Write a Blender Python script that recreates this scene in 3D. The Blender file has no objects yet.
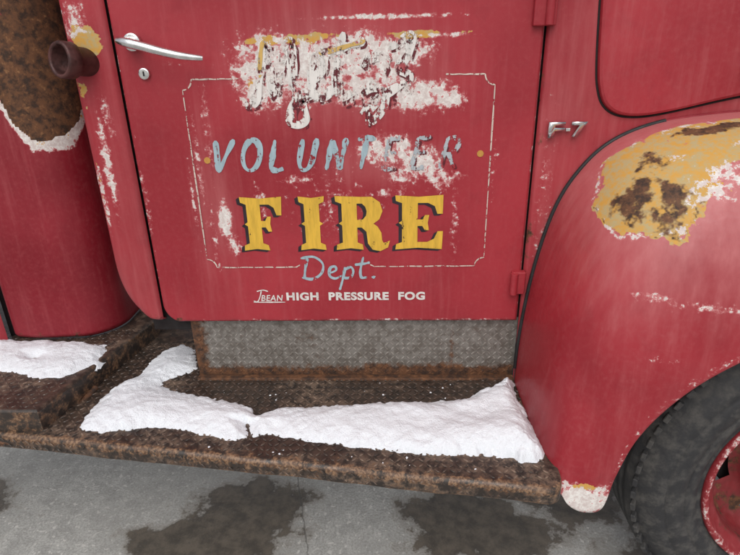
import bpy, bmesh, math, random
import numpy as np
from mathutils import Vector, Matrix
random.seed(4); RNG=np.random.RandomState(7)
scene=bpy.context.scene
# ------------------------------------------------------------------ helpers
TAB=RNG.rand(256,256)
def vnoise(x,y,s=0):
    x=np.asarray(x,float)+s*17.3; y=np.asarray(y,float)+s*9.1
    xi=np.floor(x).astype(int); yi=np.floor(y).astype(int); fx=x-xi; fy=y-yi
    fx=fx*fx*(3-2*fx); fy=fy*fy*(3-2*fy)
    a=TAB[xi%256,yi%256]; b=TAB[(xi+1)%256,yi%256]; c=TAB[xi%256,(yi+1)%256]; d=TAB[(xi+1)%256,(yi+1)%256]
    return (a*(1-fx)+b*fx)*(1-fy)+(c*(1-fx)+d*fx)*fy
def fbm(x,y,s=0,o=4):
    v=0;a=.5;t=0
    for i in range(o):
        v=v+a*vnoise(np.asarray(x)*2**i,np.asarray(y)*2**i,s+i); t+=a; a*=.5
    return v/t
def blobs(X,Z,L):
    v=np.zeros_like(X)
    for b in L:
        x,z,rx,rz,a=b[:5]; an=math.radians(b[5]) if len(b)>5 else 0
        dx=X-x; dz=Z-z; u=dx*math.cos(an)+dz*math.sin(an); w=-dx*math.sin(an)+dz*math.cos(an)
        v=np.maximum(v,a*np.exp(-((u/rx)**2+(w/rz)**2)**1.5*.7))
    return v
truck=bpy.data.objects.new('fire_truck',None); scene.collection.objects.link(truck)
def link(o,parent=truck):
    scene.collection.objects.link(o)
    if parent: o.parent=parent
    return o
def smooth(me):
    me.polygons.foreach_set('use_smooth',[True]*len(me.polygons))
def add_attr(me,attrs):
    for k,v in attrs.items():
        a=me.attributes.new(k,'FLOAT','POINT'); a.data.foreach_set('value',np.asarray(v,np.float32).ravel())
def grid_obj(name,P,mat,attrs={},parent=truck,mask=None,sm=True):
    n,m=P.shape[:2]
    idx=np.arange(n*m).reshape(n,m)
    F=np.stack([idx[:-1,:-1],idx[:-1,1:],idx[1:,1:],idx[1:,:-1]],-1).reshape(-1,4)
    if mask is not None: F=F[mask.ravel()]
    me=bpy.data.meshes.new(name); me.from_pydata(P.reshape(-1,3).tolist(),[],F.tolist()); me.update()
    if sm: smooth(me)
    add_attr(me,attrs); me.materials.append(mat)
    return link(bpy.data.objects.new(name,me),parent)
def bm_obj(name,bm,mat,parent=truck,sm=False):
    me=bpy.data.meshes.new(name); bm.to_mesh(me); bm.free()
    if sm: smooth(me)
    me.materials.append(mat); return link(bpy.data.objects.new(name,me),parent)
def box(name,x0,x1,y0,y1,z0,z1,mat,bev=.004,parent=truck):
    bm=bmesh.new(); bmesh.ops.create_cube(bm,size=1)
    for v in bm.verts: v.co=Vector(((x0+x1)/2+v.co.x*(x1-x0),(y0+y1)/2+v.co.y*(y1-y0),(z0+z1)/2+v.co.z*(z1-z0)))
    if bev: bmesh.ops.bevel(bm,geom=bm.edges[:],offset=bev,segments=3,profile=.5,affect='EDGES')
    return bm_obj(name,bm,mat,parent)
def cyl(name,c,d,r,l,mat,seg=32,bev=.0015,parent=truck,r2=None):
    bm=bmesh.new(); bmesh.ops.create_cone(bm,cap_ends=True,segments=seg,radius1=r,radius2=r if r2 is None else r2,depth=l)
    es=[e for e in bm.edges if len(e.link_faces)==2 and any(len(f.verts)>4 for f in e.link_faces)]
    if bev: bmesh.ops.bevel(bm,geom=es,offset=bev,segments=2,profile=.5,affect='EDGES')
    q=Vector(d).to_track_quat('Z','Y').to_matrix().to_4x4()
    bmesh.ops.transform(bm,matrix=Matrix.Translation(c)@q,verts=bm.verts)
    return bm_obj(name,bm,mat,parent,sm=False)
def tube(name,pts,rad,mat,radii=None,parent=truck,caps=True,flat=None):
    c=bpy.data.curves.new(name,'CURVE'); c.dimensions='3D'; c.bevel_depth=rad; c.bevel_resolution=5; c.use_fill_caps=caps
    s=c.splines.new('NURBS'); s.points.add(len(pts)-1)
    for i,p in enumerate(pts):
        s.points[i].co=(*p,1); s.points[i].radius=radii[i] if radii else 1
    s.order_u=3; s.use_endpoint_u=True; s.resolution_u=10
    c.materials.append(mat); return link(bpy.data.objects.new(name,c),parent)
def lathe(name,prof,mat,seg=96,skip=None,parent=truck,c=(0,0,0)):
    n=len(prof); V=[];F=[]
    for i in range(seg):
        a=2*math.pi*i/seg
        for r,y in prof: V.append((c[0]+r*math.cos(a),c[1]+y,c[2]+r*math.sin(a)))
    for i in range(seg):
        for j in range(n-1):
            if skip and skip(i,j): continue
            F.append((i*n+j,i*n+j+1,((i+1)%seg)*n+j+1,((i+1)%seg)*n+j))
    me=bpy.data.meshes.new(name); me.from_pydata(V,[],F); smooth(me); me.materials.append(mat)
    return link(bpy.data.objects.new(name,me),parent)
# ------------------------------------------------------------------ node helper
class NT:
    def __init__(s,name):
        s.m=bpy.data.materials.new(name); s.m.use_nodes=True; s.t=s.m.node_tree; s.n=s.t.nodes; s.n.clear()
        s.out=s.n.new('ShaderNodeOutputMaterial'); s.bs=s.n.new('ShaderNodeBsdfPrincipled'); s.l(s.bs.outputs[0],s.out.inputs[0])
        s.geo=s.n.new('ShaderNodeNewGeometry'); s.pos=s.geo.outputs['Position']
    def l(s,a,b): s.t.links.new(a,b)
    def set(s,sock,v):
        if isinstance(v,bpy.types.NodeSocket): s.l(v,sock)
        elif isinstance(v,(tuple,list)) and len(v)==3 and sock.type=='RGBA': sock.default_value=(*v,1)
        else: sock.default_value=v
    def map(s,sc,loc=(0,0,0),rot=(0,0,0)):
        n=s.n.new('ShaderNodeMapping'); s.l(s.pos,n.inputs[0]); n.inputs[3].default_value=sc; n.inputs[1].default_value=loc; n.inputs[2].default_value=rot; return n.outputs[0]
    def noise(s,scale,detail=5,rough=.6,vec=None,dist=0):
        n=s.n.new('ShaderNodeTexNoise'); s.l(vec or s.pos,n.inputs['Vector']); n.inputs['Scale'].default_value=scale; n.inputs['Detail'].default_value=detail; n.inputs['Roughness'].default_value=rough; n.inputs['Distortion'].default_value=dist; return n.outputs['Fac']
    def math(s,op,a,b=0,c=None):
        n=s.n.new('ShaderNodeMath'); n.operation=op; s.set(n.inputs[0],a); s.set(n.inputs[1],b)
        if c is not None: s.set(n.inputs[2],c)
        return n.outputs[0]
    def ramp(s,v,a,b,c=0.,d=1.):
        n=s.n.new('ShaderNodeMapRange'); n.interpolation_type='SMOOTHSTEP'; s.set(n.inputs[0],v)
        for i,k in enumerate((a,b,c,d)): n.inputs[i+1].default_value=k
        return n.outputs[0]
    def mix(s,f,a,b):
        n=s.n.new('ShaderNodeMix'); n.data_type='RGBA'; s.set(n.inputs[0],f); s.set(n.inputs[6],a); s.set(n.inputs[7],b); return n.outputs[2]
    def attr(s,name):
        n=s.n.new('ShaderNodeAttribute'); n.attribute_name=name; return n.outputs['Fac']
    def bump(s,h,st,dist,prev=None):
        n=s.n.new('ShaderNodeBump'); n.inputs['Strength'].default_value=st; n.inputs['Distance'].default_value=dist; s.l(h,n.inputs['Height'])
        if prev: s.l(prev,n.inputs['Normal'])
        return n.outputs[0]
    def P(s,**k):
        for a,v in k.items(): s.set(s.bs.inputs[a.replace('_',' ')],v)
def simple(name,col,rough=.5,metal=0,nscale=30,var=.3,bump=.2):
    t=NT(name); n=t.noise(nscale,2); c=t.mix(t.ramp(n,.3,.7),tuple(v*(1-var) for v in col),tuple(min(1,v*(1+var)) for v in col))
    t.P(Base_Color=c,Roughness=t.ramp(n,.3,.7,rough*.8,min(1,rough*1.25)),Metallic=metal)
    if bump: t.P(Normal=t.bump(t.noise(nscale*2,2),bump,.002))
    return t.m
def rustcol(t,sc=25,a=None,b=None):
    a=a or t.noise(sc,4,.7); b=b or t.noise(sc*3.3,3,.7)
    c=t.mix(t.ramp(a,.35,.62),(.040,.022,.015),(.145,.062,.028))
    return t.mix(t.math('MULTIPLY',t.ramp(b,.52,.72),t.ramp(a,.4,.65)),c,(.30,.15,.07))
def paint(name,base,bumpst=.35,speck=.73,rlo=.42,rhi=.60,spec=.38):
    t=NT(name)
    big=t.noise(2.3,2); mid=t.noise(14,4,.65); fine=t.noise(95,3,.7)
    streak=t.noise(1,3,.65,vec=t.map((45,45,4)))
    chn=t.noise(46,5,.72)
    dark=tuple(v*.78 for v in base); lite=(min(1,base[0]*1.12),base[1]*1.5+.004,base[2]*1.35+.003)
    c=t.mix(t.ramp(big,.3,.7),dark,lite)
    c=t.mix(t.ramp(mid,.45,.8,0,.35),c,(base[0]*.62,base[1]*.7,base[2]*.7))
    c=t.mix(t.ramp(streak,.50,.8,0,.18),c,(.45,.10,.11))
    c=t.mix(t.ramp(fine,.42,.85,0,.30),c,(.40,.08,.085))
    fd=t.math('ADD',t.attr('fade_sheen'),t.math('MULTIPLY',t.math('SUBTRACT',streak,.5),.5))
    c=t.mix(t.ramp(fd,.15,1.0,0,.75),c,(.56,.19,.19))
    dn=t.math('ADD',t.attr('dirt_dark'),t.math('MULTIPLY',t.math('SUBTRACT',mid,.5),1.2))
    c=t.mix(t.ramp(dn,.3,1.0,0,.7),c,(.07,.03,.025))
    def fac(an,n,amp,lo=.47,hi=.53):
        f=t.math('ADD',t.attr(an),t.math('MULTIPLY',t.math('SUBTRACT',n,.5),amp))
        return t.math('MULTIPLY',t.ramp(f,lo,hi),t.ramp(t.attr(an),.02,.12))
    prim=t.mix(t.ramp(fine,.35,.62),(.80,.77,.73),(.62,.53,.50))
    cmb=t.math('ADD',t.math('MULTIPLY',chn,.62),t.math('MULTIPLY',fine,.38))
    c=t.mix(fac('chip',cmb,2.6,.26,.56),c,(.58,.23,.23))
    f0=fac('gold',mid,2.4); c=t.mix(f0,c,t.mix(t.ramp(cmb,.40,.60),(.60,.32,.06),(.46,.36,.18)))
    f1=fac('chip',cmb,3.4,.50,.58); c=t.mix(f1,c,prim)
    f2=fac('rust',mid,2.6,.40,.62); c=t.mix(f2,c,rustcol(t,a=chn,b=fine))
    sp=t.ramp(chn,speck,speck+.02)
    c=t.mix(t.math('MULTIPLY',sp,.7),c,(.45,.24,.22))
    ff=t.math('MAXIMUM',t.math('MAXIMUM',f0,f1),f2)
    r=t.math('ADD',t.ramp(fine,.3,.7,rlo,rhi),t.math('MULTIPLY',ff,.3))
    t.P(Base_Color=c,Roughness=r,Normal=t.bump(t.noise(5,1,.4),bumpst,.012),Specular_IOR_Level=spec)
    return t.m
RED=(.350,.019,.031)
M_red=paint('weathered_red_paint',RED)
M_red2=paint('shaded_red_paint',(.265,.010,.021),.5)  # darker red: shade of the rear compartment put into the colour
M_fender=paint('fender_red_paint',(.365,.018,.030),.25,.73,.34,.50,.45)
M_dark=simple('dark_gap',(.012,.008,.008),.8,bump=0)
M_rubber=simple('black_rubber',(.016,.016,.017),.6,bump=0)
M_chrome=simple('dull_chrome',(.75,.75,.74),.22,1,60,.1,.1)
M_rustm=NT('rusty_steel'); M_rustm.P(Base_Color=rustcol(M_rustm,30),Roughness=.7,Normal=M_rustm.bump(M_rustm.noise(90,3,.7),.6,.002)); M_rustm=M_rustm.m
M_pipe=simple('rusted_pipe_steel',(.075,.028,.025),.5,.3,40,.5,.5)
def letter(name,col,wear,sc=45,rough=.5):
    t=NT(name); n=t.noise(sc,5,.72)
    s=t.noise(1,3,.7,vec=t.map((90,90,14),rot=(0,.4,0)))
    v=t.math('ADD',t.math('MULTIPLY',n,.65),t.math('MULTIPLY',s,.35))
    c=t.mix(t.ramp(s,.3,.7),col,tuple(v*.76 for v in col)); t.P(Base_Color=c,Roughness=rough)
    tr=t.n.new('ShaderNodeBsdfTransparent'); mx=t.n.new('ShaderNodeMixShader')
    t.l(t.ramp(v,1-wear-.012,1-wear+.02),mx.inputs[0]); t.l(t.bs.outputs[0],mx.inputs[1]); t.l(tr.outputs[0],mx.inputs[2]); t.l(mx.outputs[0],t.out.inputs[0])
    return t.m
L_gold=letter('gold_leaf_letter',(.78,.47,.05),.395); L_shadow=simple('letter_shadow_black',(.022,.012,.018),.5,0,30,.3,0)
L_blue=letter('pale_blue_letter',(.38,.50,.55),.44); L_blue2=letter('pale_blue_letter_worn',(.46,.50,.53),.49)
L_cream=letter('cream_line',(.68,.55,.48),.47,80); L_white=letter('white_letter',(.78,.73,.69),.38)
L_maroon=letter('maroon_script',(.13,.009,.017),.515,30); L_creamw=letter('cream_script_worn',(.80,.76,.72),.50,26)
L_goldw=letter('gold_script_worn',(.66,.42,.12),.49,26)
# ------------------------------------------------------------------ door
def edges(a,b,n,e=(.0,.001,.002,.0035,.005,.0065,.008,.012)):
    L=list(np.linspace(a,b,n))+[a+k for k in e]+[b-k for k in e]; return np.unique(np.round(L,5))
ZB=.782; R=.05; XR=.327; XL=-.594
zs=edges(ZB,1.64,260); us=edges(0,1,290,(0,.001,.002,.004,.006,.0085,.012))
Zg,Ug=np.meshgrid(zs,us,indexing='ij')
tt=np.clip(R-(Zg-ZB),0,R); xl=XL+R-np.sqrt(R*R-tt*tt); 
Xg=xl+(XR-xl)*Ug
d=np.minimum(np.minimum(Xg-xl,XR-Xg),Zg-ZB); Yg=.009*(1-np.clip(d/.008,0,1))**2
chip=blobs(Xg,Zg,[(-.26,1.40,.080,.07,.80),(-.30,1.345,.03,.03,.62),(-.15,1.415,.09,.05,.80),(-.05,1.43,.07,.045,.76),(.03,1.435,.06,.028,.76),(.07,1.345,.075,.034,.80),(.135,1.335,.035,.02,.68),(-.06,1.355,.07,.035,.72),(-.30,1.44,.03,.03,.55),(-.18,1.36,.06,.035,.70),(.0,1.39,.04,.03,.66),
   (.0,1.225,.07,.036,.66),(.07,1.195,.05,.038,.70),(.12,1.16,.045,.03,.50),(.03,1.165,.04,.02,.54),(-.40,1.06,.018,.05,.64),(-.385,1.0,.02,.03,.52),(-.445,1.20,.008,.12,.44),(-.415,1.28,.010,.10,.38),(-.43,1.02,.008,.08,.40),(-.47,1.10,.006,.10,.34),
   (.0,1.125,.05,.012,.42),(-.01,1.503,.14,.005,.66),(.10,1.465,.07,.005,.62),(-.585,1.1,.010,.14,.3),(-.31,1.10,.02,.05,.36),(-.22,1.16,.05,.01,.4),(.155,1.05,.01,.08,.36),(.24,1.18,.008,.08,.25),(-.48,1.42,.03,.01,.2),(-.14,1.10,.10,.10,.24)])
scour=fbm(Xg*120+Zg*40,Zg*14-Xg*5,21); chip=chip+np.where(chip>.3,(scour-.5)*.6,0)
chip=np.clip(chip,0,1)
chip=np.maximum(chip,np.where(Zg<ZB+.010,.26,0)); chip=np.maximum(chip,np.where(Xg-xl<.005,.26,0)); chip=np.maximum(chip,np.where(XR-Xg<.005,.22,0))
gold=blobs(Xg,Zg,[(-.24,1.462,.08,.013,.80),(-.15,1.468,.06,.010,.66),(.08,1.468,.09,.009,.74),(-.285,1.36,.02,.03,.5)])
rust=blobs(Xg,Zg,[(.32,.8,.03,.05,.32),(-.55,.79,.05,.012,.4)]); 
fade_sheen=.28*fbm(Xg*4,Zg*3,3)+.10*np.clip((1.0-Zg)/.3,0,1)+.5*blobs(Xg,Zg,[(-.1,1.4,.25,.12,.7),(-.42,1.1,.06,.2,.7),(0,1.2,.15,.06,.7)])
dirt_dark=.25*np.clip((.86-Zg)/.08,0,1)+np.where(d<.01,.3,0)
P=np.stack([Xg,Yg,Zg],-1)
grid_obj('door',P,M_red,dict(chip=chip,gold=gold,rust=rust,fade_sheen=fade_sheen,dirt_dark=dirt_dark))
box('door_jamb',-.64,.345,.032,.06,.745,1.64,M_dark,0)
# ------------------------------------------------------------------ cab rear corner strip
zs=edges(.782,1.66,150,(0,.001,.003,.006,.01,.015)); S=np.linspace(0,1,46)
Zg,Sg=np.meshgrid(zs,S,indexing='ij')
k=np.clip((.96-Zg)/.178,0,1); xL=-.600-.106*np.sqrt(np.clip(1-k**2.4,0.0004,1)); w=-.600-xL; rr=np.minimum(.035,w*.5)
fl=w-rr; L=fl+rr*math.pi/2+.12; s=Sg*L
a=np.clip((s-fl)/rr,0,math.pi/2); Xg=-.600-np.minimum(s,fl)-rr*np.sin(a); ex=np.clip(s-fl-rr*math.pi/2,0,1)
Yg=rr*(1-np.cos(a))+ex; Yg=Yg+.009*(1-np.clip(s/.008,0,1))**2+.02*(1-np.clip((Zg-.782)/.015,0,1))**2
chip=blobs(Xg,Zg,[(-.660,1.20,.012,.11,.60),(-.69,1.12,.012,.08,.50),(-.64,1.31,.014,.05,.42),(-.67,1.5,.03,.05,.50)])
gold=blobs(Xg,Zg,[(-.66,1.47,.035,.07,.55),(-.69,1.38,.02,.06,.6),(-.69,1.15,.008,.08,.45)])
rust=blobs(Xg,Zg,[(-.70,1.42,.02,.06,.55),(-.64,.80,.04,.015,.4)])
grid_obj('cab_rear_corner',np.stack([Xg,Yg,Zg],-1),M_red,dict(chip=chip,gold=gold,rust=rust,fade_sheen=.16+.32*fbm(Xg*8,Zg*4,5),dirt_dark=np.clip(Yg*8,0,.7)))  # darkens as the strip turns back from the door plane
# ------------------------------------------------------------------ cowl sheet, hood
A=[(.333,.60),(.335,.72),(.345,.85),(.362,.97),(.388,1.08),(.425,1.16),(.485,1.23),(.57,1.272),(.68,1.292),(.85,1.303),(1.08,1.305),(1.35,1.27),(1.6,1.1),(1.75,.8)]
B=[(.362,.560),(.385,.520),(.42,.500),(.458,.512),(.474,.60),(.503,.70),(.56,.79),(.64,.865),(.76,.935),(.90,.975),(1.06,.985),(1.28,.95),(1.47,.80),(1.56,.6)]
A=np.array(A);B=np.array(B)
def cr(Pn,n):
    Pn=np.asarray(Pn,float); m=len(Pn); Q=np.vstack([2*Pn[0]-Pn[1],Pn,2*Pn[-1]-Pn[-2]]); out=[]
    for t in np.linspace(0,m-1-1e-9,n):
        i=int(t); f=t-i; p0,p1,p2,p3=Q[i],Q[i+1],Q[i+2],Q[i+3]
        out.append(.5*((2*p1)+(-p0+p2)*f+(2*p0-5*p1+4*p2-p3)*f*f+(-p0+3*p1-3*p2+p3)*f**3))
    return np.array(out)
NA=300; Ac=cr(A,NA); Bc=cr(B,NA)
xs=np.unique(np.concatenate([np.linspace(.3315,.42,60),np.linspace(.42,1.75,160)])); T=np.linspace(0,1,60)
zA=np.interp(xs,Ac[:,0],Ac[:,1])-.008; zA[xs<.3335]=.60
Xg,Tg=np.meshgrid(xs,T,indexing='ij'); Zg=zA[:,None]+(1.66-zA[:,None])*Tg
Yg=.009*(1-np.clip((Xg-.3315)/.008,0,1))**2
grid_obj('cowl_side',np.stack([Xg,Yg,Zg],-1)[::-1],M_red,{k:v[::-1] for k,v in dict(chip=.25*blobs(Xg,Zg,[(.36,1.1,.02,.2,1)]),gold=0*Xg,rust=blobs(Xg,Zg,[(.335,1.2,.01,.3,.3)]),fade_sheen=.15+.35*fbm(Xg*6,Zg*5,8),dirt_dark=.3*np.clip((.36-Xg)/.02,0,1)).items()})
hood=[(.427,1.64),(.433,1.52),(.443,1.40),(.452,1.352),(.468,1.318),(.50,1.297),(.55,1.292),(.62,1.302),(.76,1.332),(.95,1.36),(1.75,1.38),(1.75,1.64)]
hc=cr(hood[:10],60)
bm=bmesh.new(); vs=[bm.verts.new((x,0.004,z)) for x,z in list(hc)+hood[10:]]
f=bm.faces.new(vs); bmesh.ops.recalc_face_normals(bm,faces=[f])
if f.normal.y>0: f.normal_flip()
r_=bmesh.ops.inset_individual(bm,faces=[f],thickness=.003,depth=.0); bm.faces.ensure_lookup_table()
for v in f.verts: v.co.y=-.010
r_=bmesh.ops.inset_individual(bm,faces=[f],thickness=.005,depth=.0)
for v in f.verts: v.co.y=-.013
ho=bm_obj('hood_side_panel',bm,M_fender); 
nv=len(ho.data.vertices)
add_attr(ho.data,dict(chip=np.zeros(nv),gold=np.zeros(nv),rust=np.zeros(nv),fade_sheen=np.full(nv,.25),dirt_dark=np.zeros(nv)))
tube('hood_gap_line',[(x-.001,-.0005,z-.002) for x,z in hc[::3]],.0022,M_dark)
box('hood_top',.36,1.75,.02,.6,1.60,1.70,M_red2,.03)
box('hood_latch',.742,.80,-.034,-.012,1.383,1.395,M_chrome,.004)
cyl('hood_latch_knob',(.775,-.03,1.45),(0,-1,0),.012,.03,M_chrome)
# ------------------------------------------------------------------ fender
U=np.linspace(0,math.pi/2,110); W=.355
NB=len(U); Pf=np.zeros((NA,NB+4,3))
for j,u in enumerate(U):
    fy=math.sin(u)**.92; fz=(1-math.cos(u))**1.12
    Pf[:,j,0]=Ac[:,0]+(Bc[:,0]-Ac[:,0])*fz; Pf[:,j,2]=Ac[:,1]+(Bc[:,1]-Ac[:,1])*fz; Pf[:,j,1]=-.002-W*fy
cen=np.array([1.03,.455])
dirn=Bc-cen; dirn/=np.linalg.norm(dirn,axis=1)[:,None]
for q,(off,yy) in enumerate([(.002,-W+.001),(.0045,-W+.006),(.005,-W+.014),(.003,-W+.03)]):
    Pf[:,NB+q,0]=Bc[:,0]-dirn[:,0]*off; Pf[:,NB+q,2]=Bc[:,1]-dirn[:,1]*off; Pf[:,NB+q,1]=yy
FX,FY,FZ=Pf[...,0],Pf[...,1],Pf[...,2]
zl=np.clip((FZ-1.085-.06*(fbm(FX*30,FY*30,12)-.5))/.03,0,1)*np.clip((FX-.418-.03*(fbm(FY*25,FZ*25,7)-.5))/.02,0,1)
patch=blobs(FX,-FY,[(.51,.17,.09,.11,1.0),(.60,.15,.10,.10,1.0),(.72,.14,.12,.09,1.0),(.86,.14,.12,.09,1.0),(.455,.24,.04,.06,.9)])*zl*(1-np.clip((.060+.02*fbm(FX*20,FY*4,3)+FY)/.02,0,1))
patch=patch*np.clip(.50+fbm(FX*26,FY*26,19)*.95,0,1)
edgep=np.clip(1-np.abs(patch-.42)/.18,0,1)
chipf=np.maximum(.62*edgep*(.45+fbm(FX*14,FY*14,4)),blobs(FX,FZ,[(.405,.530,.045,.036,1.0),(.447,.535,.025,.034,.85),(.385,.56,.03,.02,.6),(.60,.99,.10,.010,.38),(.50,1.0,.04,.01,.40),(.52,.88,.03,.006,.34)]))
chipf=np.maximum(chipf,blobs(FX,-FY,[(.62,.235,.05,.03,.64),(.74,.23,.08,.035,.66),(.62,.08,.1,.012,.42),(.56,.17,.03,.012,.5),(.70,.17,.05,.012,.52)])*zl)
lip=np.zeros_like(FX); lip[:,NB-4:]=.2; chipf=np.maximum(chipf,lip)
goldf=np.clip(patch*1.15,0,1)*(patch>.2)
goldf=np.maximum(goldf,blobs(FX,FZ,[(.415,.566,.045,.010,.8)]))
rustf=blobs(FX,-FY,[(.49,.20,.035,.05,.62),(.53,.24,.04,.03,.56),(.515,.15,.03,.03,.52),(.62,.11,.06,.022,.66),(.69,.10,.05,.016,.6),(.455,.26,.015,.02,.56)])*zl
rustf=np.maximum(rustf,blobs(FX,FZ,[(.40,.505,.04,.010,.45)])); rustf=np.maximum(rustf,.38*np.clip(1-np.abs(patch-.36)/.08,0,1))
fade_sheen_f=np.clip(.12+.75*np.clip((FZ-.9)/.35,0,1)*(.4+fbm(FX*5,FY*5,2))+.22*fbm(FX*9,FZ*3,6),0,1)  # faded paint, plus sky sheen on the fender top painted in as pale pink
fo=grid_obj('front_fender',Pf,M_fender,dict(chip=chipf,gold=goldf,rust=rustf,fade_sheen=fade_sheen_f,dirt_dark=.5*np.clip((.66-FZ)/.14,0,1)))
md=fo.modifiers.new('sol','SOLIDIFY'); md.thickness=.003; md.offset=-1
tube('fender_welt',[(a[0]-.002,-.006,a[1]) for a in Ac[9:173:7]],.0052,M_rubber)
tube('fender_welt_front',[(a[0]-.002,-.004,a[1]) for a in Ac[168:254:7]],.003,M_red2)
box('wheel_well_shade',.40,1.75,.03,.06,.35,1.55,M_dark,0)  # near-black sheet standing in for the shade under the fender
box('fender_inner_brace',.42,.44,-.30,.03,.55,.60,M_dark,.003)
# ------------------------------------------------------------------ wheel
wc=(1.042,0,.455)
t=NT('tyre_rubber'); n=t.noise(25,4,.7); f=t.noise(150,2,.6)
t.P(Base_Color=t.mix(t.ramp(n,.4,.7),(.028,.028,.030),(.085,.080,.074)),Roughness=t.ramp(n,.3,.7,.55,.85),Normal=t.bump(f,.4,.0015)); M_tyre=t.m
tp=[(.27,-.20),(.285,-.222),(.296,-.230),(.30,-.228),(.304,-.232),(.318,-.240),(.333,-.244),(.336,-.241),(.339,-.245),(.36,-.249),(.38,-.248),(.383,-.244),(.387,-.247),(.405,-.240),(.42,-.230),(.436,-.214),(.446,-.2),(.4545,-.185),(.455,-.17),(.447,-.168),(.447,-.160),(.455,-.158),(.455,-.13),(.446,-.128),(.446,-.12),(.455,-.118),(.455,-.08),(.446,-.078),(.446,-.07),(.455,-.068),(.45,-.03),(.43,-.012),(.38,-.004),(.30,-.02),(.27,-.05)]
lathe('tyre',tp,M_tyre,160,c=wc)
bm=bmesh.new()
for i in range(72):
    a=2*math.pi*i/72; m=Matrix.Translation(wc)@Matrix.Rotation(-a,4,'Y')@Matrix.Translation((.441,-.207,0))@Matrix.Rotation(.6,4,'Z')
    r=bmesh.ops.create_cube(bm,size=1,matrix=m@Matrix.Diagonal((.012,.036,.022,1)))
bmesh.ops.bevel(bm,geom=bm.edges[:],offset=.002,segments=1,affect='EDGES')
bm_obj('tyre_shoulder_lugs',bm,M_tyre)
M_rim=paint('wheel_red_paint',(.25,.014,.021),.1,.70)
rp=[(.280,-.20),(.289,-.226),(.286,-.236),(.279,-.238),(.272,-.232),(.264,-.212),(.250,-.205),(.246,-.20),(.244,-.165),(.238,-.14),(.225,-.125),(.205,-.115),(.165,-.112),(.148,-.118),(.138,-.135),(.128,-.158),(.115,-.166),(.085,-.168),(.078,-.172),(.074,-.215),(.066,-.225),(.03,-.230),(0.0005,-.230)]
ro=lathe('wheel_rim',rp,M_rim,96,skip=lambda i,j: j==11 and (i%16) in (0,1,2,3,4,5,6),c=wc)
X=len(ro.data.vertices); rv=np.array([v.co for v in ro.data.vertices]); rd=np.hypot(rv[:,0]-wc[0],rv[:,2]-wc[2])
add_attr(ro.data,dict(chip=.36*(np.abs(rd-.280)<.008),gold=np.zeros(X),rust=.36*(rd<.26),fade_sheen=np.full(X,.25),dirt_dark=.62*((rd<.262)&(rd>.1))))  # dish between hub and rim is darkened
bm=bmesh.new()
for i in range(6):
    a=2*math.pi*(i+.5)/6
    bmesh.ops.create_cone(bm,cap_ends=True,segments=6,radius1=.014,radius2=.013,depth=.03,matrix=Matrix.Translation((wc[0]+.105*math.cos(a),-.18,wc[2]+.105*math.sin(a)))@Matrix.Rotation(math.pi/2,4,'X'))
bm_obj('wheel_nuts',bm,M_rustm)
cyl('brake_drum',(1.042,-.05,.455),(0,1,0),.19,.07,M_dark)
# ------------------------------------------------------------------ diamond plate
def lozenges(bm,a0,a1,b0,b1,pitch,place,test=lambda a,b:True,ln=.0095,wd=.0032,h=.0013):
    i=0; a=a0+pitch/2
    while a<a1-pitch*.3:
        j=0; b=b0+pitch/2
        while b<b1-pitch*.3:
            if test(a,b):
                an=math.pi/4 if (i+j)%2 else -math.pi/4; ca,sa=math.cos(an),math.sin(an); hh_=h*random.uniform(.5,1.1)
                def q(u,v,hh): return bm.verts.new(place(a+u*ca-v*sa,b+u*sa+v*ca,hh))
                o=[q(-ln,0,0),q(-ln*.35,-wd,0),q(ln*.35,-wd,0),q(ln,0,0),q(ln*.35,wd,0),q(-ln*.35,wd,0)]
                tp=[q(-ln*.7,0,hh_),q(-ln*.3,-wd*.5,hh_),q(ln*.3,-wd*.5,hh_),q(ln*.7,0,hh_),q(ln*.3,wd*.5,hh_),q(-ln*.3,wd*.5,hh_)]
                bm.faces.new(tp)
                for k_ in range(6): bm.faces.new((o[k_],o[(k_+1)%6],tp[(k_+1)%6],tp[k_]))
            b+=pitch; j+=1
        a+=pitch; i+=1
def build_plate(name,k):
    t=NT(name)
    n=t.noise(9,4,.7); n2=t.noise(60,3,.7); sep=t.n.new('ShaderNodeSeparateXYZ'); t.l(t.pos,sep.inputs[0])
    zr=t.ramp(sep.outputs['Z'],.605,.66,1,0); xr=t.ramp(sep.outputs['X'],-.53,-.47,1,0); xm=t.math('MULTIPLY',t.ramp(t.math('ABSOLUTE',t.math('SUBTRACT',sep.outputs['X'],.165)),.0,.012,1,0),.35)
    e=t.math('MAXIMUM',t.math('MAXIMUM',zr,xr),xm); rm=t.math('ADD',t.math('MULTIPLY',e,.45),t.math('ADD',t.math('MULTIPLY',n,.85),t.math('MULTIPLY',n2,.4)))
    f=t.ramp(rm,.70,.94)
    base=t.mix(t.ramp(n2,.35,.65),(.27*k,.25*k,.225*k),(.16*k,.14*k,.12*k))
    t.P(Base_Color=t.mix(f,base,rustcol(t,40)),Roughness=t.ramp(f,0,1,.45,.7),Metallic=t.ramp(f,0,1,.15,.05)); return t.m
M_plate=build_plate('painted_tread_plate',.88); M_plate2=build_plate('painted_tread_plate_worn_top',1.2)
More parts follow.
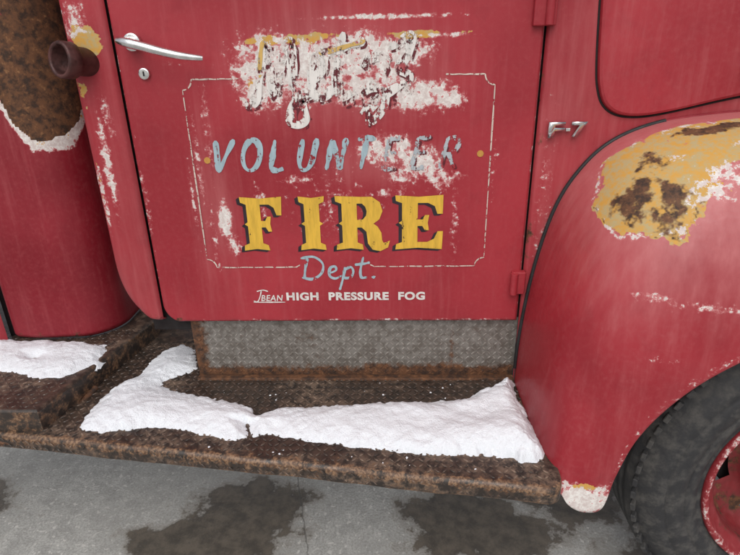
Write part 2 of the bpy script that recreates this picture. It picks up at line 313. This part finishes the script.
def build_wet(name,k=1.,g=1.):
    t=NT(name); a=t.noise(7,4,.7); b=t.noise(45,4,.72); d=t.noise(160,2,.6)
    c=t.mix(t.ramp(b,.38,.62),(.028*k,.021*k,.017*k),(.066*k,.044*k,.033*k))
    c=t.mix(t.math('MULTIPLY',t.ramp(a,.46,.64),t.ramp(b,.40,.60)),c,(.155*k,.108*k,.078*k))
    c=t.mix(t.math('MULTIPLY',t.ramp(t.math('ADD',t.attr('edge'),t.math('MULTIPLY',t.math('SUBTRACT',b,.5),2.6)),.42,.80),.85),c,t.mix(t.ramp(d,.38,.65),(.105,.052,.028),(.29,.17,.095)))
    t.P(Base_Color=c,Roughness=t.ramp(a,.35,.65,.24,.6),Normal=t.bump(b,.4,.002)); return t.m
M_board=build_wet('wet_rusty_tread'); M_tread=build_wet('tread_lozenge_worn',1.6)
bm=bmesh.new()
def quad(bm,pts): return bm.faces.new([bm.verts.new(p) for p in pts])
KX=-.535
quad(bm,[(KX,.026,.598),(.334,.026,.598),(.334,.022,.784),(KX,.022,.784)])
quad(bm,[(KX,.026,.598),(KX,.022,.784),(KX,.25,.784),(KX,.25,.598)])
bm_obj('kick_plate',bm,M_plate)
bm=bmesh.new()
lozenges(bm,KX+.01,.33,.608,.782,.0145,lambda a,b,h:(a,.026-(b-.598)/.18*.004-h-.0002,b),ln=.0068,wd=.0021)
bm_obj('kick_plate_tread',bm,M_plate2)
box('kick_plate_bottom_lip',KX,.334,.002,.024,.598,.606,M_rustm,.002)
def yf(x): 
    x=np.asarray(x,float); base=-.245-.150*np.clip((x+.82)/1.15,-.6,1.0)
    k=np.clip((x-.325)/.035,0,1); return base+.035*(1-np.sqrt(1-k*k))
xs=np.unique(np.concatenate([np.linspace(-1.7,.32,260),.325+.035*np.sin(np.linspace(0,math.pi/2,12))]))
F0=yf(xs)+.006*(fbm(xs*9,xs*0,3)-.5); dent=.008*(fbm(xs*14,xs*0,13)-.5)*2; zt=.600+.004*(fbm(xs*5,xs*0,33)-.5)
cols=[]
for q in np.linspace(0,1,40): cols.append((.40+(F0+.014-.40)*q, zt, np.full_like(xs,max(0,(q-.96)*12))))
for an in np.linspace(15,90,6): a=math.radians(an); cols.append((F0+.014-.014*np.sin(a),zt-.014+.014*np.cos(a),np.full_like(xs,.75)))
for dz in (.022,.029,.035): cols.append((F0+dent*.5,zt-dz,np.full_like(xs,.35)))
for an in (30,60,90): a=math.radians(an); cols.append((F0+.006*(1-math.cos(a))+dent*.3,zt-.036-.006*np.sin(a),np.full_like(xs,.85)))
cols.append((F0+.03,zt-.041,np.full_like(xs,.3))); cols.append((F0+.032,zt-.006,np.full_like(xs,0)))
cols.append((F0*0+.40,zt-.006,np.full_like(xs,0)))
Pb=np.zeros((len(xs),len(cols),3)); E=np.zeros((len(xs),len(cols)))
for j,(y,z,e_) in enumerate(cols): Pb[:,j,0]=xs;Pb[:,j,1]=y;Pb[:,j,2]=z;E[:,j]=e_
grid_obj('running_board',Pb[::-1],M_board,dict(edge=E[::-1]))
bm=bmesh.new(); lozenges(bm,-.85,.345,-.40,.22,.0165,lambda a,b,h:(a,b,.601+h),test=lambda a,b: b>float(yf(a))+.020 and (b<.018 or a<KX),h=.0016,ln=.0078,wd=.0024)
lozenges(bm,-1.0,.32,.564,.598,.0165,lambda a,b,h:(a,float(yf(a))-h-.001,b-.003),h=.0010,ln=.0065,wd=.0018)
bm_obj('running_board_tread',bm,M_tread)
box('board_end_cap',.3585,.3605,-.36,0.0,.560,.596,M_rustm,0)
M_step=build_wet('wet_rusty_step',1.15)
bm=bmesh.new()
o=[(-1.7,-.215),(-.845,-.215),(-.742,.24),(-.742,.45),(-1.7,.45)]
T_=[bm.verts.new((x,y,.66)) for x,y in o]; Bt=[bm.verts.new((x,y,.566)) for x,y in o]
bm.faces.new(T_)
for i in range(5): bm.faces.new((Bt[i],Bt[(i+1)%5],T_[(i+1)%5],T_[i]))
bmesh.ops.bevel(bm,geom=[e for e in bm.edges if all(v in T_ for v in e.verts)]+[e for e in bm.edges if e.verts[0].co.x==e.verts[1].co.x==-.845],offset=.009,segments=4,profile=.5,affect='EDGES')
so=bm_obj('rear_step',bm,M_step); v=np.array([q.co for q in so.data.vertices]); add_attr(so.data,dict(edge=np.where(v[:,2]<.655,.5,.15)))
bm=bmesh.new(); lozenges(bm,-1.3,-.75,-.205,.2,.0165,lambda a,b,h:(a,b,.66+h-.0002),test=lambda a,b: a<-.862+(b+.215)*.226,h=.0016,ln=.0078,wd=.0024)
bm_obj('rear_step_tread',bm,M_tread)
tube('rear_step_bottom_lip',[(-1.7,-.222,.572),(-1.2,-.222,.572),(-.845,-.222,.572),(-.838,-.218,.572),(-.80,-.04,.605)],.008,M_rustm)
# ------------------------------------------------------------------ rear body (rounded corner compartment)
path=[(-1.112,.150),(-1.108,.128),(-1.095,.120)]+[(-1.09+.16*q,.119-.006*math.sin(q*math.pi)) for q in np.linspace(.05,1,10)]+[(-.93+.12*math.sin(a),.237-.12*math.cos(a)) for a in np.linspace(.05,math.pi/2,16)]+[(-.81,.30),(-.81,.45),(-.81,.7)]
path=np.array(path); seg=np.concatenate([[0],np.cumsum(np.linalg.norm(np.diff(path,axis=0),axis=1))])
ss=np.linspace(0,seg[-1],190); px=np.interp(ss,seg,path[:,0]); py=np.interp(ss,seg,path[:,1])
zs=edges(.662,1.95,320,(0,.002,.005,.01,.016,.022))
Zg,Xg=np.meshgrid(zs,px,indexing='ij'); _,Yg=np.meshgrid(zs,py,indexing='ij')
k=1-np.clip((Zg-.662)/.022,0,1); Yg=Yg+.02*k*k; Xg=Xg-.008*k*k
Yg=Yg+.006*(fbm(Xg*12,Zg*2,9)-.5)
bx=np.array([-1.3,-1.0,-.956,-.935,-.905,-.87,-.84,-.815,-.80,-.79]); bz=np.array([1.46,1.39,1.335,1.27,1.235,1.225,1.235,1.27,1.36,1.6])
bd=Zg-np.interp(Xg,bx,bz)+.04*(fbm(Xg*18,Zg*18,5)-.5)
wv=.010+.016*fbm(Xg*30,Zg*30,15)
chip=np.clip(1.6-np.abs(bd+.004)/wv,0,.85); gold=np.where(np.abs(bd-.004)<.016,.75,0)
rust=np.where(bd<.008,0,1.1)
bot=np.clip((.70-Zg)/.03,0,1)
grid_obj('rear_compartment',np.stack([Xg,Yg,Zg],-1),M_red2,dict(chip=chip,gold=gold,rust=np.maximum(rust,.3*bot),fade_sheen=.05+.30*fbm(Xg*14,Zg*2,3),dirt_dark=.35*bot))  # darker and rustier along the bottom roll
xs2=np.linspace(-1.7,-1.122,40); zs=edges(.662,1.95,90,(0,.003,.008,.015))
Zg,Xg=np.meshgrid(zs,xs2,indexing='ij'); Yg=.10+.012*(1-np.clip((-1.122-Xg)/.012,0,1))**2+0*Zg
grid_obj('rear_body_panel',np.stack([Xg,Yg,Zg],-1),M_red,dict(chip=blobs(Xg,Zg,[(-1.13,.95,.01,.2,.35)]),gold=0*Xg,rust=blobs(Xg,Zg,[(-1.14,1.3,.03,.3,.9)]),fade_sheen=.3+0*Xg,dirt_dark=0*Xg))
box('rear_body_gap',-1.14,-1.09,.15,.2,.66,1.95,M_dark,0)
for z_ in (.88,1.0): cyl('rear_panel_bolt',(-1.135,.098,z_),(0,-1,0),.007,.012,M_rustm,12)
box('cab_back_wall',-.70,-.60,.12,.6,.80,1.66,M_red2,.01)
pd=Vector((-.42,-.80,.12)).normalized(); p0=Vector((-.650,.03,1.422))
bm=bmesh.new()
prof=[(.030,0),(.030,.058),(.036,.060),(.038,.064),(.038,.088),(.036,.092),(.031,.092),(.029,.088),(.028,.03),(.0005,.03)]
n=40; q=pd.to_track_quat('Z','Y').to_matrix()
rings=[[bm.verts.new(p0+q@Vector((r*math.cos(2*math.pi*i/n),r*math.sin(2*math.pi*i/n),h))) for i in range(n)] for r,h in prof]
for a_,b_ in zip(rings,rings[1:]):
    for i in range(n): bm.faces.new((a_[i],a_[(i+1)%n],b_[(i+1)%n],b_[i]))
bmesh.ops.recalc_face_normals(bm,faces=bm.faces[:]); po=bm_obj('filler_pipe',bm,M_pipe,sm=True)
cyl('filler_pipe_plug',tuple(p0+pd*.045),tuple(pd),.0278,.004,M_dark)
# ------------------------------------------------------------------ under-body / upper cab
box('chassis_rail',-1.7,1.7,.52,.58,.42,.58,M_dark,.01)
box('cab_floor',-.70,.42,.08,.40,.57,.596,M_dark,0)
box('cab_roof',-.66,.40,.03,.9,2.10,2.22,M_red,.05)
for n_,xa in (('rear_pillar',-.66),('front_pillar',.31)): box(n_,xa,xa+.07,.015,.09,1.64,2.13,M_red,.015)
M_glass=simple('window_glass',(.02,.025,.03),.08,bump=0)
box('door_window_glass',-.60,.32,.045,.05,1.64,2.12,M_glass,0)
# ------------------------------------------------------------------ hinges, handle, badge
for nm,(x0,x1,z0,z1) in {'upper_hinge':(.298,.345,1.478,1.55),'lower_hinge':(.300,.334,.866,.925)}.items():
    box(nm+'_leaf',x0,x1,-.014,.006,z0,z1,M_red,.003)
    cyl(nm+'_barrel',(XR+.003 if 'upper' in nm else .306,-.016,(z0+z1)/2),(0,0,1),.009,(z1-z0)*.96,M_red,20,.001)
hx=.004
cyl('handle_escutcheon',(-.552+hx,-.006,1.464),(0,-1,0),.019,.014,M_chrome,32,.004)
cyl('handle_shaft',(-.552+hx,-.02,1.464),(0,-1,0),.011,.03,M_chrome)
tube('door_handle_lever',[(-.572+hx,-.034,1.468),(-.556+hx,-.042,1.465),(-.52+hx,-.048,1.457),(-.47+hx,-.050,1.443),(-.43+hx,-.046,1.434),(-.396+hx,-.036,1.430)],.0092,M_chrome,[.7,1.2,1.05,.95,.9,.6])
cyl('door_lock',(-.535,-.003,1.400),(0,-1,0),.0125,.010,M_chrome,32,.003)
box('door_lock_key_slot',-.5365,-.5335,-.0090,-.0075,1.395,1.405,M_dark,0)
def text(name,s,x0,x1,z0,h,mat,y,ext=0,off=0,shear=0):
    c=bpy.data.curves.new(name,'FONT'); c.body=s; c.size=1; c.extrude=0; c.offset=off; c.shear=shear; c.space_character=1.12
    o=bpy.data.objects.new(name,c); scene.collection.objects.link(o); bpy.context.view_layer.update()
    dg=bpy.context.evaluated_depsgraph_get(); me=bpy.data.meshes.new_from_object(o.evaluated_get(dg)); bpy.data.objects.remove(o)
    v=np.array([q.co for q in me.vertices]); mn,mx=v.min(0),v.max(0)
    sx=(x1-x0)/(mx[0]-mn[0]); sz=h/(mx[1]-mn[1])
    for q in me.vertices: q.co=(x0+(q.co.x-mn[0])*sx,y,z0+(q.co.y-mn[1])*sz)
    me.materials.clear(); me.materials.append(mat); ob=link(bpy.data.objects.new(name,me))
    if ext: m_=ob.modifiers.new('s','SOLIDIFY'); m_.thickness=ext; m_.offset=0
    return ob
text('badge_letter_f','F',.352,.388,1.250,.034,M_chrome,-.010,.008,.03)
box('badge_dash',.391,.401,-.010,-.002,1.263,1.270,M_chrome,.001)
text('badge_digit','7',.402,.436,1.250,.034,M_chrome,-.010,.008,.03)
# ------------------------------------------------------------------ lettering on the door
text('small_caps_lettering','HIGH  PRESSURE  FOG',-.266,.088,.846,.023,L_white,-.0012,0,.045)
text('maker_plate_text','BEAN',-.332,-.275,.845,.017,L_white,-.0012,0,.018,.2)
def ribbons(name,strokes,mat,y,w,parent=truck,brush=.18):
    V=[];F=[]
    for si,st in enumerate(strokes):
        pts=np.array(st,float); 
        if len(pts)<2: continue
        tg=np.gradient(pts,axis=0); tg/=np.linalg.norm(tg,axis=1)[:,None]+1e-9; nr=np.stack([-tg[:,1],tg[:,0]],-1)
        n=len(pts); b=len(V); q=np.linspace(0,1,n)
        wid=w*.5*(1+brush*np.sin(q*7+si*2)+.1*np.sin(q*23+si)); wid*=np.clip(np.minimum(q,1-q)*14+.45,0,1)
        for i in range(n):
            yy=y-.00007*(si%6)-.000006*i
            a=pts[i]+nr[i]*wid[i]; c=pts[i]-nr[i]*wid[i]
            V+= [(a[0],yy,a[1]),(c[0],yy,c[1])]
            if i: F.append((b+2*i-2,b+2*i-1,b+2*i+1,b+2*i))
    me=bpy.data.meshes.new(name); me.from_pydata(V,[],F); me.materials.append(mat); return link(bpy.data.objects.new(name,me),parent)
def line(a,b,n=24): return [(a[0]+(b[0]-a[0])*i/n,a[1]+(b[1]-a[1])*i/n+.0004*math.sin(i*.9)) for i in range(n+1)]
def arc(c,r,a0,a1,n=14,ry=None): return [(c[0]+r*math.cos(math.radians(a0+(a1-a0)*i/n)),c[1]+(ry or r)*math.sin(math.radians(a0+(a1-a0)*i/n))) for i in range(n+1)]
x0,x1,z0,z1=-.457,.230,.939,1.386; c=.022
fr=[line((x0+c,z1),(-.33,z1)),line((.12,z1+.001),(x1-c,z1)),line((x0,z1-c),(x0,z0+c),60),line((x1,z1-c),(x1,z0+c),60),line((x0+c,z0),(-.235,z0)),line((-.04,z0),(x1-c,z0)),
 arc((x0,z1),c,0,-90),arc((x1,z1),c,180,270),arc((x0,z0),c,90,0),arc((x1,z0),c,90,180),line((-.235,z0-.001),(-.225,z0+.006),6),line((-.04,z0),(-.05,z0+.006),6)]
ribbons('sign_border_lines',fr,L_cream,-.0010,.0030)
SL={'V':[[(0,1),(.10,.5),(.2,0),(.42,.5),(.66,1.03)]],'O':[arc((.33,.5),.31,100,470,28,.5)],'L':[[(.10,1),(.08,.5),(.05,.03)],[(.05,.04),(.3,.0),(.52,.06)]],
'U':[[(.08,1),(.05,.5),(.07,.18),(.2,.0),(.38,.03),(.5,.25),(.54,.6),(.58,1.02)]],'N':[[(.05,0),(.08,.5),(.10,1)],[(.10,1),(.32,.5),(.52,0)],[(.52,0),(.56,.5),(.60,1.03)]],
'T':[[(.0,.96),(.3,1.0),(.62,.98)],[(.32,.98),(.30,.5),(.27,0)]],'E':[[(.10,1),(.08,.5),(.05,0)],[(.10,.98),(.3,.98),(.52,1.02)],[(.08,.52),(.25,.52),(.42,.54)],[(.05,.02),(.28,.0),(.50,.04)]],
'R':[[(.10,1),(.08,.5),(.05,0)],[(.08,.97),(.35,1.0),(.52,.85),(.48,.62),(.3,.5),(.1,.48)],[(.25,.5),(.40,.25),(.56,0)]]}
def word(W_,xa,za,h,adv,sl,wx=1.0):
    out=[]
    for i,ch in enumerate(W_):
        L_=[]
        for st in SL[ch]:
            s_=cr(st,max(14,len(st)*5)) if len(st)<20 else np.array(st)
            L_.append([(xa+i*adv+(p[0]*wx+sl*p[1])*h,za+p[1]*h+.001*math.sin(i*3)) for p in s_])
        out.append(L_)
    return out
vol=word('VOLUNTEER',-.412,1.183,.070,.0655,.20,.92)
ribbons('volunteer_lettering',[s for L_ in vol[:6] for s in L_],L_blue,-.0011,.0115,brush=.28)
ribbons('volunteer_lettering_worn',[s for L_ in vol[6:] for s in L_],L_blue2,-.0011,.0095)
ribbons('volunteer_lettering_shade',[[(p[0]+.004,p[1]-.003) for p in s] for L_ in vol[6:] for s in L_],L_maroon,-.0005,.009)
M_dot=letter('orange_dot',(.60,.30,.06),.4)
for dx,dz in ((-.423,1.208),(.207,1.215)): cyl('sign_dot',(dx,-.0006,dz),(0,-1,0),.0075,.001,M_dot,20,0)
G={}
G['F']=[[(.02,0),(.24,.03),(.46,0),(.44,.1),(.35,.14),(.35,.44),(.42,.44),(.46,.36),(.52,.36),(.50,.5),(.52,.64),(.46,.64),(.42,.56),(.35,.56),(.35,.86),(.50,.86),(.58,.80),(.62,.66),(.70,.66),(.72,1.0),(.36,.97),(.02,1.0),(.03,.9),(.12,.86),(.12,.54),(.07,.5),(.12,.46),(.12,.14),(.03,.1)]]
G['I']=[[(.02,0),(.21,.03),(.40,0),(.39,.1),(.32,.14),(.32,.46),(.37,.5),(.32,.54),(.32,.86),(.39,.9),(.40,1),(.21,.97),(.02,1),(.03,.9),(.10,.86),(.10,.54),(.05,.5),(.10,.46),(.10,.14),(.03,.1)]]
G['E']=[[(.02,0),(.36,.03),(.72,0),(.73,.34),(.65,.34),(.60,.20),(.5,.14),(.35,.14),(.35,.44),(.42,.44),(.46,.36),(.52,.36),(.5,.5),(.52,.64),(.46,.64),(.42,.56),(.35,.56),(.35,.86),(.5,.86),(.6,.8),(.64,.66),(.72,.66),(.72,1),(.36,.97),(.02,1),(.03,.9),(.12,.86),(.12,.54),(.07,.5),(.12,.46),(.12,.14),(.03,.1)]]
G['R']=[[(.02,0),(.24,.03),(.44,0),(.43,.1),(.35,.14),(.35,.42),(.42,.42),(.49,.34),(.51,.12),(.58,.0),(.70,-.03),(.82,.04),(.85,.17),(.79,.14),(.75,.13),(.73,.18),(.72,.32),(.66,.44),(.60,.49),(.69,.57),(.74,.72),(.70,.88),(.58,.98),(.40,.98),(.02,1),(.03,.9),(.12,.86),(.12,.54),(.07,.5),(.12,.46),(.12,.14),(.03,.1)],[(.35,.56),(.44,.57),(.49,.64),(.50,.72),(.48,.8),(.43,.86),(.35,.86)]]
def glyph(name,ch,xa,xb,za,h,mat,y,dx=0,dz=0):
    c=bpy.data.curves.new(name,'CURVE'); c.dimensions='2D'; c.fill_mode='FRONT'
    wmax=max(p[0] for p in G[ch][0]); 
    for lp in G[ch]:
        s=c.splines.new('POLY'); s.points.add(len(lp)-1); s.use_cyclic_u=True
        for i,p in enumerate(lp): s.points[i].co=(p[0]/wmax*(xb-xa),p[1]*h,0,1)
    c.materials.append(mat); o=link(bpy.data.objects.new(name,c)); o.rotation_euler=(math.pi/2,0,0); o.location=(xa+dx,y,za+dz)
for ch,xa,xb in (('F',-.362,-.258),('I',-.222,-.156),('R',-.134,.0),('E',.010,.128)):
    glyph('fire_letter',ch,xa,xb,.984,.136,L_gold,-.0014)
    for k_ in range(1,5): glyph('fire_letter_shadow',ch,xa,xb,.984,.136,L_shadow,-.0014+.00015*k_,-.0021*k_,-.0012*k_)
dep=[[(-.205,.962),(-.212,.935),(-.216,.908)],[(-.222,.962),(-.19,.966),(-.168,.948),(-.172,.922),(-.195,.906),(-.222,.910)],
 [(-.150,.922),(-.135,.930),(-.138,.94),(-.150,.935),(-.152,.915),(-.138,.907),(-.122,.915)],
 [(-.112,.938),(-.118,.91),(-.128,.875)],[(-.115,.93),(-.098,.938),(-.092,.925),(-.1,.910),(-.116,.908)],
 [(-.066,.965),(-.074,.93),(-.072,.91),(-.058,.910)],[(-.088,.944),(-.068,.946),(-.05,.95)],[(-.045,.908),(-.042,.911),(-.038,.909)]]
ribbons('dept_lettering',[cr(s,24) for s in dep],L_blue,-.0011,.0065)
ribbons('maker_plate_swash',[cr(s,20) for s in [[(-.352,.845),(-.342,.843),(-.335,.855),(-.329,.874)],[(-.341,.872),(-.325,.876),(-.312,.872)],[(-.352,.8415),(-.31,.8415),(-.270,.8415)]]],L_white,-.0011,.003)
SC=[[(-.325,1.335),(-.300,1.335),(-.285,1.38),(-.272,1.445),(-.262,1.455)],[(-.262,1.455),(-.262,1.40),(-.258,1.36),(-.250,1.35)],[(-.250,1.35),(-.235,1.41),(-.215,1.455),(-.205,1.455)],[(-.205,1.455),(-.210,1.40),(-.208,1.35),(-.195,1.342),(-.180,1.36)],
 [(-.175,1.375),(-.150,1.395),(-.140,1.42),(-.155,1.43),(-.170,1.40),(-.165,1.355),(-.145,1.345),(-.120,1.365)],
 [(-.095,1.475),(-.110,1.42),(-.115,1.365),(-.098,1.345),(-.075,1.36)],[(-.150,1.435),(-.11,1.442),(-.05,1.458)],
 [(-.060,1.405),(-.035,1.425),(-.005,1.42),(-.025,1.38),(-.060,1.35),(-.035,1.36),(-.008,1.352),(-.015,1.315),(-.04,1.29),(-.055,1.305),(-.02,1.34),(.04,1.375)],
 [(-.195,1.34),(-.185,1.30),(-.205,1.285),(-.222,1.30),(-.205,1.335),(-.16,1.35)],[(.0,1.44),(.045,1.465),(.04,1.43),(.02,1.40),(.045,1.385),(.04,1.35)]]
SC=[cr(s,40) for s in SC]
ribbons('script_lettering_shade',[[(p[0]+.004,p[1]-.004) for p in s] for s in SC],L_maroon,-.0005,.021)
ribbons('script_lettering',SC,L_creamw,-.0016,.019)
ribbons('script_lettering_gold',[SC[6],[(p[0],p[1]+.004) for p in SC[0][20:]]],L_goldw,-.0028,.010)
sub=[[(-.10,1.325),(-.09,1.345),(-.075,1.33),(-.095,1.32)],[(-.06,1.345),(-.055,1.32)],[(-.04,1.32),(-.035,1.345),(-.015,1.345),(-.02,1.32)],[(.02,1.345),(.005,1.34),(.02,1.33),(.0,1.322)]]
ribbons('faint_small_lettering',[cr(s,16) for s in sub],L_maroon,-.0013,.005)
# ------------------------------------------------------------------ snow
def sdf_poly(X,Y,poly):
    poly=np.array(poly); n=len(poly); dmin=np.full(X.shape,1e9); ins=np.zeros(X.shape,bool)
    for i in range(n):
        a=poly[i]; b=poly[(i+1)%n]; e=b-a; wx=X-a[0]; wy=Y-a[1]; tt=np.clip((wx*e[0]+wy*e[1])/(e@e),0,1)
        dmin=np.minimum(dmin,np.hypot(wx-tt*e[0],wy-tt*e[1]))
        c=((a[1]>Y)!=(b[1]>Y))&(X<(b[0]-a[0])*(Y-a[1])/(b[1]-a[1]+1e-12)+a[0]); ins^=c
    return np.where(ins,dmin,-dmin)
t=NT('snow_surface'); n2=t.noise(260,2,.75)
t.P(Base_Color=(.80,.83,.87),Roughness=.6,Specular_IOR_Level=.3,Normal=t.bump(n2,.6,.004)); M_snow=t.m
def snow(name,poly,zb,Hf,cut=None,crumbs=[]):
    poly=np.array(poly); x0,y0=poly.min(0)-.03; x1,y1=poly.max(0)+.03
    xs=np.arange(x0,x1,.0028); ys=np.arange(y0,y1,.0028); Y,X=np.meshgrid(ys,xs,indexing='ij')
    d=sdf_poly(X,Y,poly)+.026*(fbm(X*16,Y*16,11)-.5)+.016*(fbm(X*70,Y*70,13)-.5)
    if cut is not None: d=np.minimum(d,cut(X,Y)+.012*(fbm(X*60,Y*60,2)-.5))
    for cx,cy,cr_ in crumbs: d=np.maximum(d,cr_-np.hypot(X-cx,Y-cy)+.004*(fbm(X*90,Y*90,7)-.5))
    H=Hf(X,Y); r=.035+.06*fbm(X*7,Y*7,31)
    q=np.clip(d/r,0,1); h=H*(1-(1-q)**2)**.85*(.62+.76*fbm(X*7,Y*10,5))+.006*(fbm(X*36,Y*36,6)-.5)*np.minimum(q*2,1)+.0030*(fbm(X*150,Y*150,8)-.5)*np.minimum(q*4,1)
    h=np.where(d<0,d*.9,h)-.001
    m=(d>-.010); mask=m[:-1,:-1]|m[1:,:-1]|m[:-1,1:]|m[1:,1:]
    return grid_obj(name,np.stack([X,Y,zb+h],-1),M_snow,{},None,mask)
main=[(-.770,-.165),(-.75,-.208),(-.69,-.218),(-.615,-.203),(-.55,-.208),(-.485,-.220),(-.42,-.235),(-.365,-.248),(-.335,-.238),(-.30,-.228),(-.22,-.243),(-.145,-.261),(-.04,-.275),(.07,-.288),(.15,-.294),(.21,-.296),(.27,-.307),(.315,-.314),(.339,-.298),
 (.339,-.20),(.334,-.10),(.328,-.015),(.30,-.008),(.275,-.038),(.24,-.062),(.20,-.082),(.12,-.092),(.05,-.098),(-.05,-.103),(-.14,-.108),(-.22,-.120),(-.29,-.130),(-.335,-.155),(-.355,-.130),(-.40,-.105),(-.46,-.088),(-.53,-.062),(-.59,-.045),(-.625,-.02),
 (-.61,.01),(-.575,.03),(-.55,.06),(-.57,.10),(-.595,.16),(-.64,.20),(-.685,.18),(-.70,.10),(-.71,.03),(-.74,-.02),(-.765,-.08)]
cb=[(random.uniform(-.72,.3),0,random.uniform(.001,.0045)) for _ in range(45)]
cb=[(x,(float(yf(x))+.028+random.random()**2*.03) if random.random()<.35 else random.uniform(-.09,-.0),r) for x,_,r in cb]
snow('snow_patch',main,.6,lambda X,Y: .024+.010*np.clip((X+.3)/.5,0,1)-.010*np.clip((Y+.03)/.05,0,1)+.012*np.exp(-((X-.30)/.06)**2),
     cut=lambda X,Y: np.abs(X+.347+(Y+.2)*.35)-.004+np.clip(-(Y+.250),0,1)*2+np.clip((Y+.185),0,1)*3,crumbs=cb)
left=[(-1.45,-.03),(-1.2,-.035),(-1.045,-.048),(-.98,-.06),(-.92,-.078),(-.86,-.068),(-.825,-.035),(-.805,.01),(-.80,.06),(-.825,.09),(-.9,.105),(-1.0,.115),(-1.1,.125),(-1.45,.14)]
snow('snow_patch',left,.66,lambda X,Y:.018+0*X,cut=lambda X,Y: np.hypot(X+.99,(Y-.02)*1.6)-.006,crumbs=[(random.uniform(-1.1,-.85),random.uniform(-.12,-.07),random.uniform(.001,.004)) for _ in range(12)])
# ------------------------------------------------------------------ ground
t=NT('wet_concrete'); a=t.noise(1.3,3,.6); b=t.noise(18,5,.7); c_=t.noise(140,2,.7); sp=t.noise(60,1,.5)
sep=t.n.new('ShaderNodeSeparateXYZ'); t.l(t.pos,sep.inputs[0]); X_,Y_=sep.outputs[0],sep.outputs[1]
c=t.mix(t.ramp(b,.32,.68),(.38,.37,.35),(.56,.55,.52)); c=t.mix(t.ramp(c_,.35,.7,0,.65),c,(.24,.23,.21))
c=t.mix(t.ramp(sp,.64,.68,0,.7),c,(.66,.64,.60)); c=t.mix(t.ramp(a,.4,.7,0,.45),c,(.33,.32,.30))
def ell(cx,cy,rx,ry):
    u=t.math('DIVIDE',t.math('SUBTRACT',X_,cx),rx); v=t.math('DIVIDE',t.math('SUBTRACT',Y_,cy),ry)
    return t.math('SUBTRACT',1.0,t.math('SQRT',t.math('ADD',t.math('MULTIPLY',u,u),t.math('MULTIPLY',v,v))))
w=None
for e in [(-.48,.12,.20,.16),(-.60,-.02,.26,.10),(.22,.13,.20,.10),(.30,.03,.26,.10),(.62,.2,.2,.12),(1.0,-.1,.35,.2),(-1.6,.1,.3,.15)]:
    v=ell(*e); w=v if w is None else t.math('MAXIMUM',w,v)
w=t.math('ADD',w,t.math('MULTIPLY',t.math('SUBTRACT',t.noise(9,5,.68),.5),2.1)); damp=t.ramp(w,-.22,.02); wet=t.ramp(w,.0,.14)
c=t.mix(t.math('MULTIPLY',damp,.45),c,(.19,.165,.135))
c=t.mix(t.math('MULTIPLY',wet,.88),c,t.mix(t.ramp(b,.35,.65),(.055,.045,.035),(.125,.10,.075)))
jn=t.math('ABSOLUTE',t.math('SUBTRACT',t.math('ADD',t.math('MULTIPLY',Y_,.25),t.math('ADD',X_,t.math('MULTIPLY',b,.03))),-.255)); j=t.ramp(jn,.001,.004,1,0)
c=t.mix(t.math('MULTIPLY',j,.5),c,(.10,.09,.08))
hb=t.math('SUBTRACT',t.math('ADD',t.math('MULTIPLY',b,.6),t.math('MULTIPLY',c_,.4)),j)
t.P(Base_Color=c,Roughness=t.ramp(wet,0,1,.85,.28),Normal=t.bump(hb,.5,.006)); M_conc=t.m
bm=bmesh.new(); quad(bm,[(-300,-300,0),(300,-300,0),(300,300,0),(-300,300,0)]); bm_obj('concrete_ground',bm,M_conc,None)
# ------------------------------------------------------------------ light, world, camera
w=bpy.data.worlds.new('World'); scene.world=w; w.use_nodes=True; nt=w.node_tree; bg=nt.nodes['Background']
sky=nt.nodes.new('ShaderNodeTexSky'); sky.sky_type='NISHITA'; sky.sun_disc=False; sky.sun_elevation=math.radians(52); sky.sun_rotation=math.radians(190); sky.dust_density=4; sky.air_density=1.0; sky.ozone_density=.6
hs=nt.nodes.new('ShaderNodeHueSaturation'); hs.inputs['Saturation'].default_value=.30
nt.links.new(sky.outputs[0],hs.inputs['Color']); nt.links.new(hs.outputs[0],bg.inputs[0]); bg.inputs[1].default_value=.14
sd=bpy.data.lights.new('sun','SUN'); sd.energy=.7; sd.angle=math.radians(60); sd.color=(1,.98,.95)
so_=bpy.data.objects.new('sun',sd); scene.collection.objects.link(so_)
az=math.radians(190); el=math.radians(52); dv=Vector((math.sin(az)*math.cos(el),math.cos(az)*math.cos(el),math.sin(el)))
so_.rotation_euler=dv.to_track_quat('Z','Y').to_euler()
cd=bpy.data.cameras.new('camera'); cd.sensor_width=36; cd.lens=560/740*36; cd.clip_start=.02; cd.clip_end=1000
co=bpy.data.objects.new('camera',cd); scene.collection.objects.link(co); co.location=(0,-1.29,1.47)
co.rotation_euler=tuple(math.radians(v) for v in (66.495,1.146,1.751)); scene.camera=co
scene.view_settings.view_transform='Standard'; scene.view_settings.look='None'; scene.view_settings.exposure=0
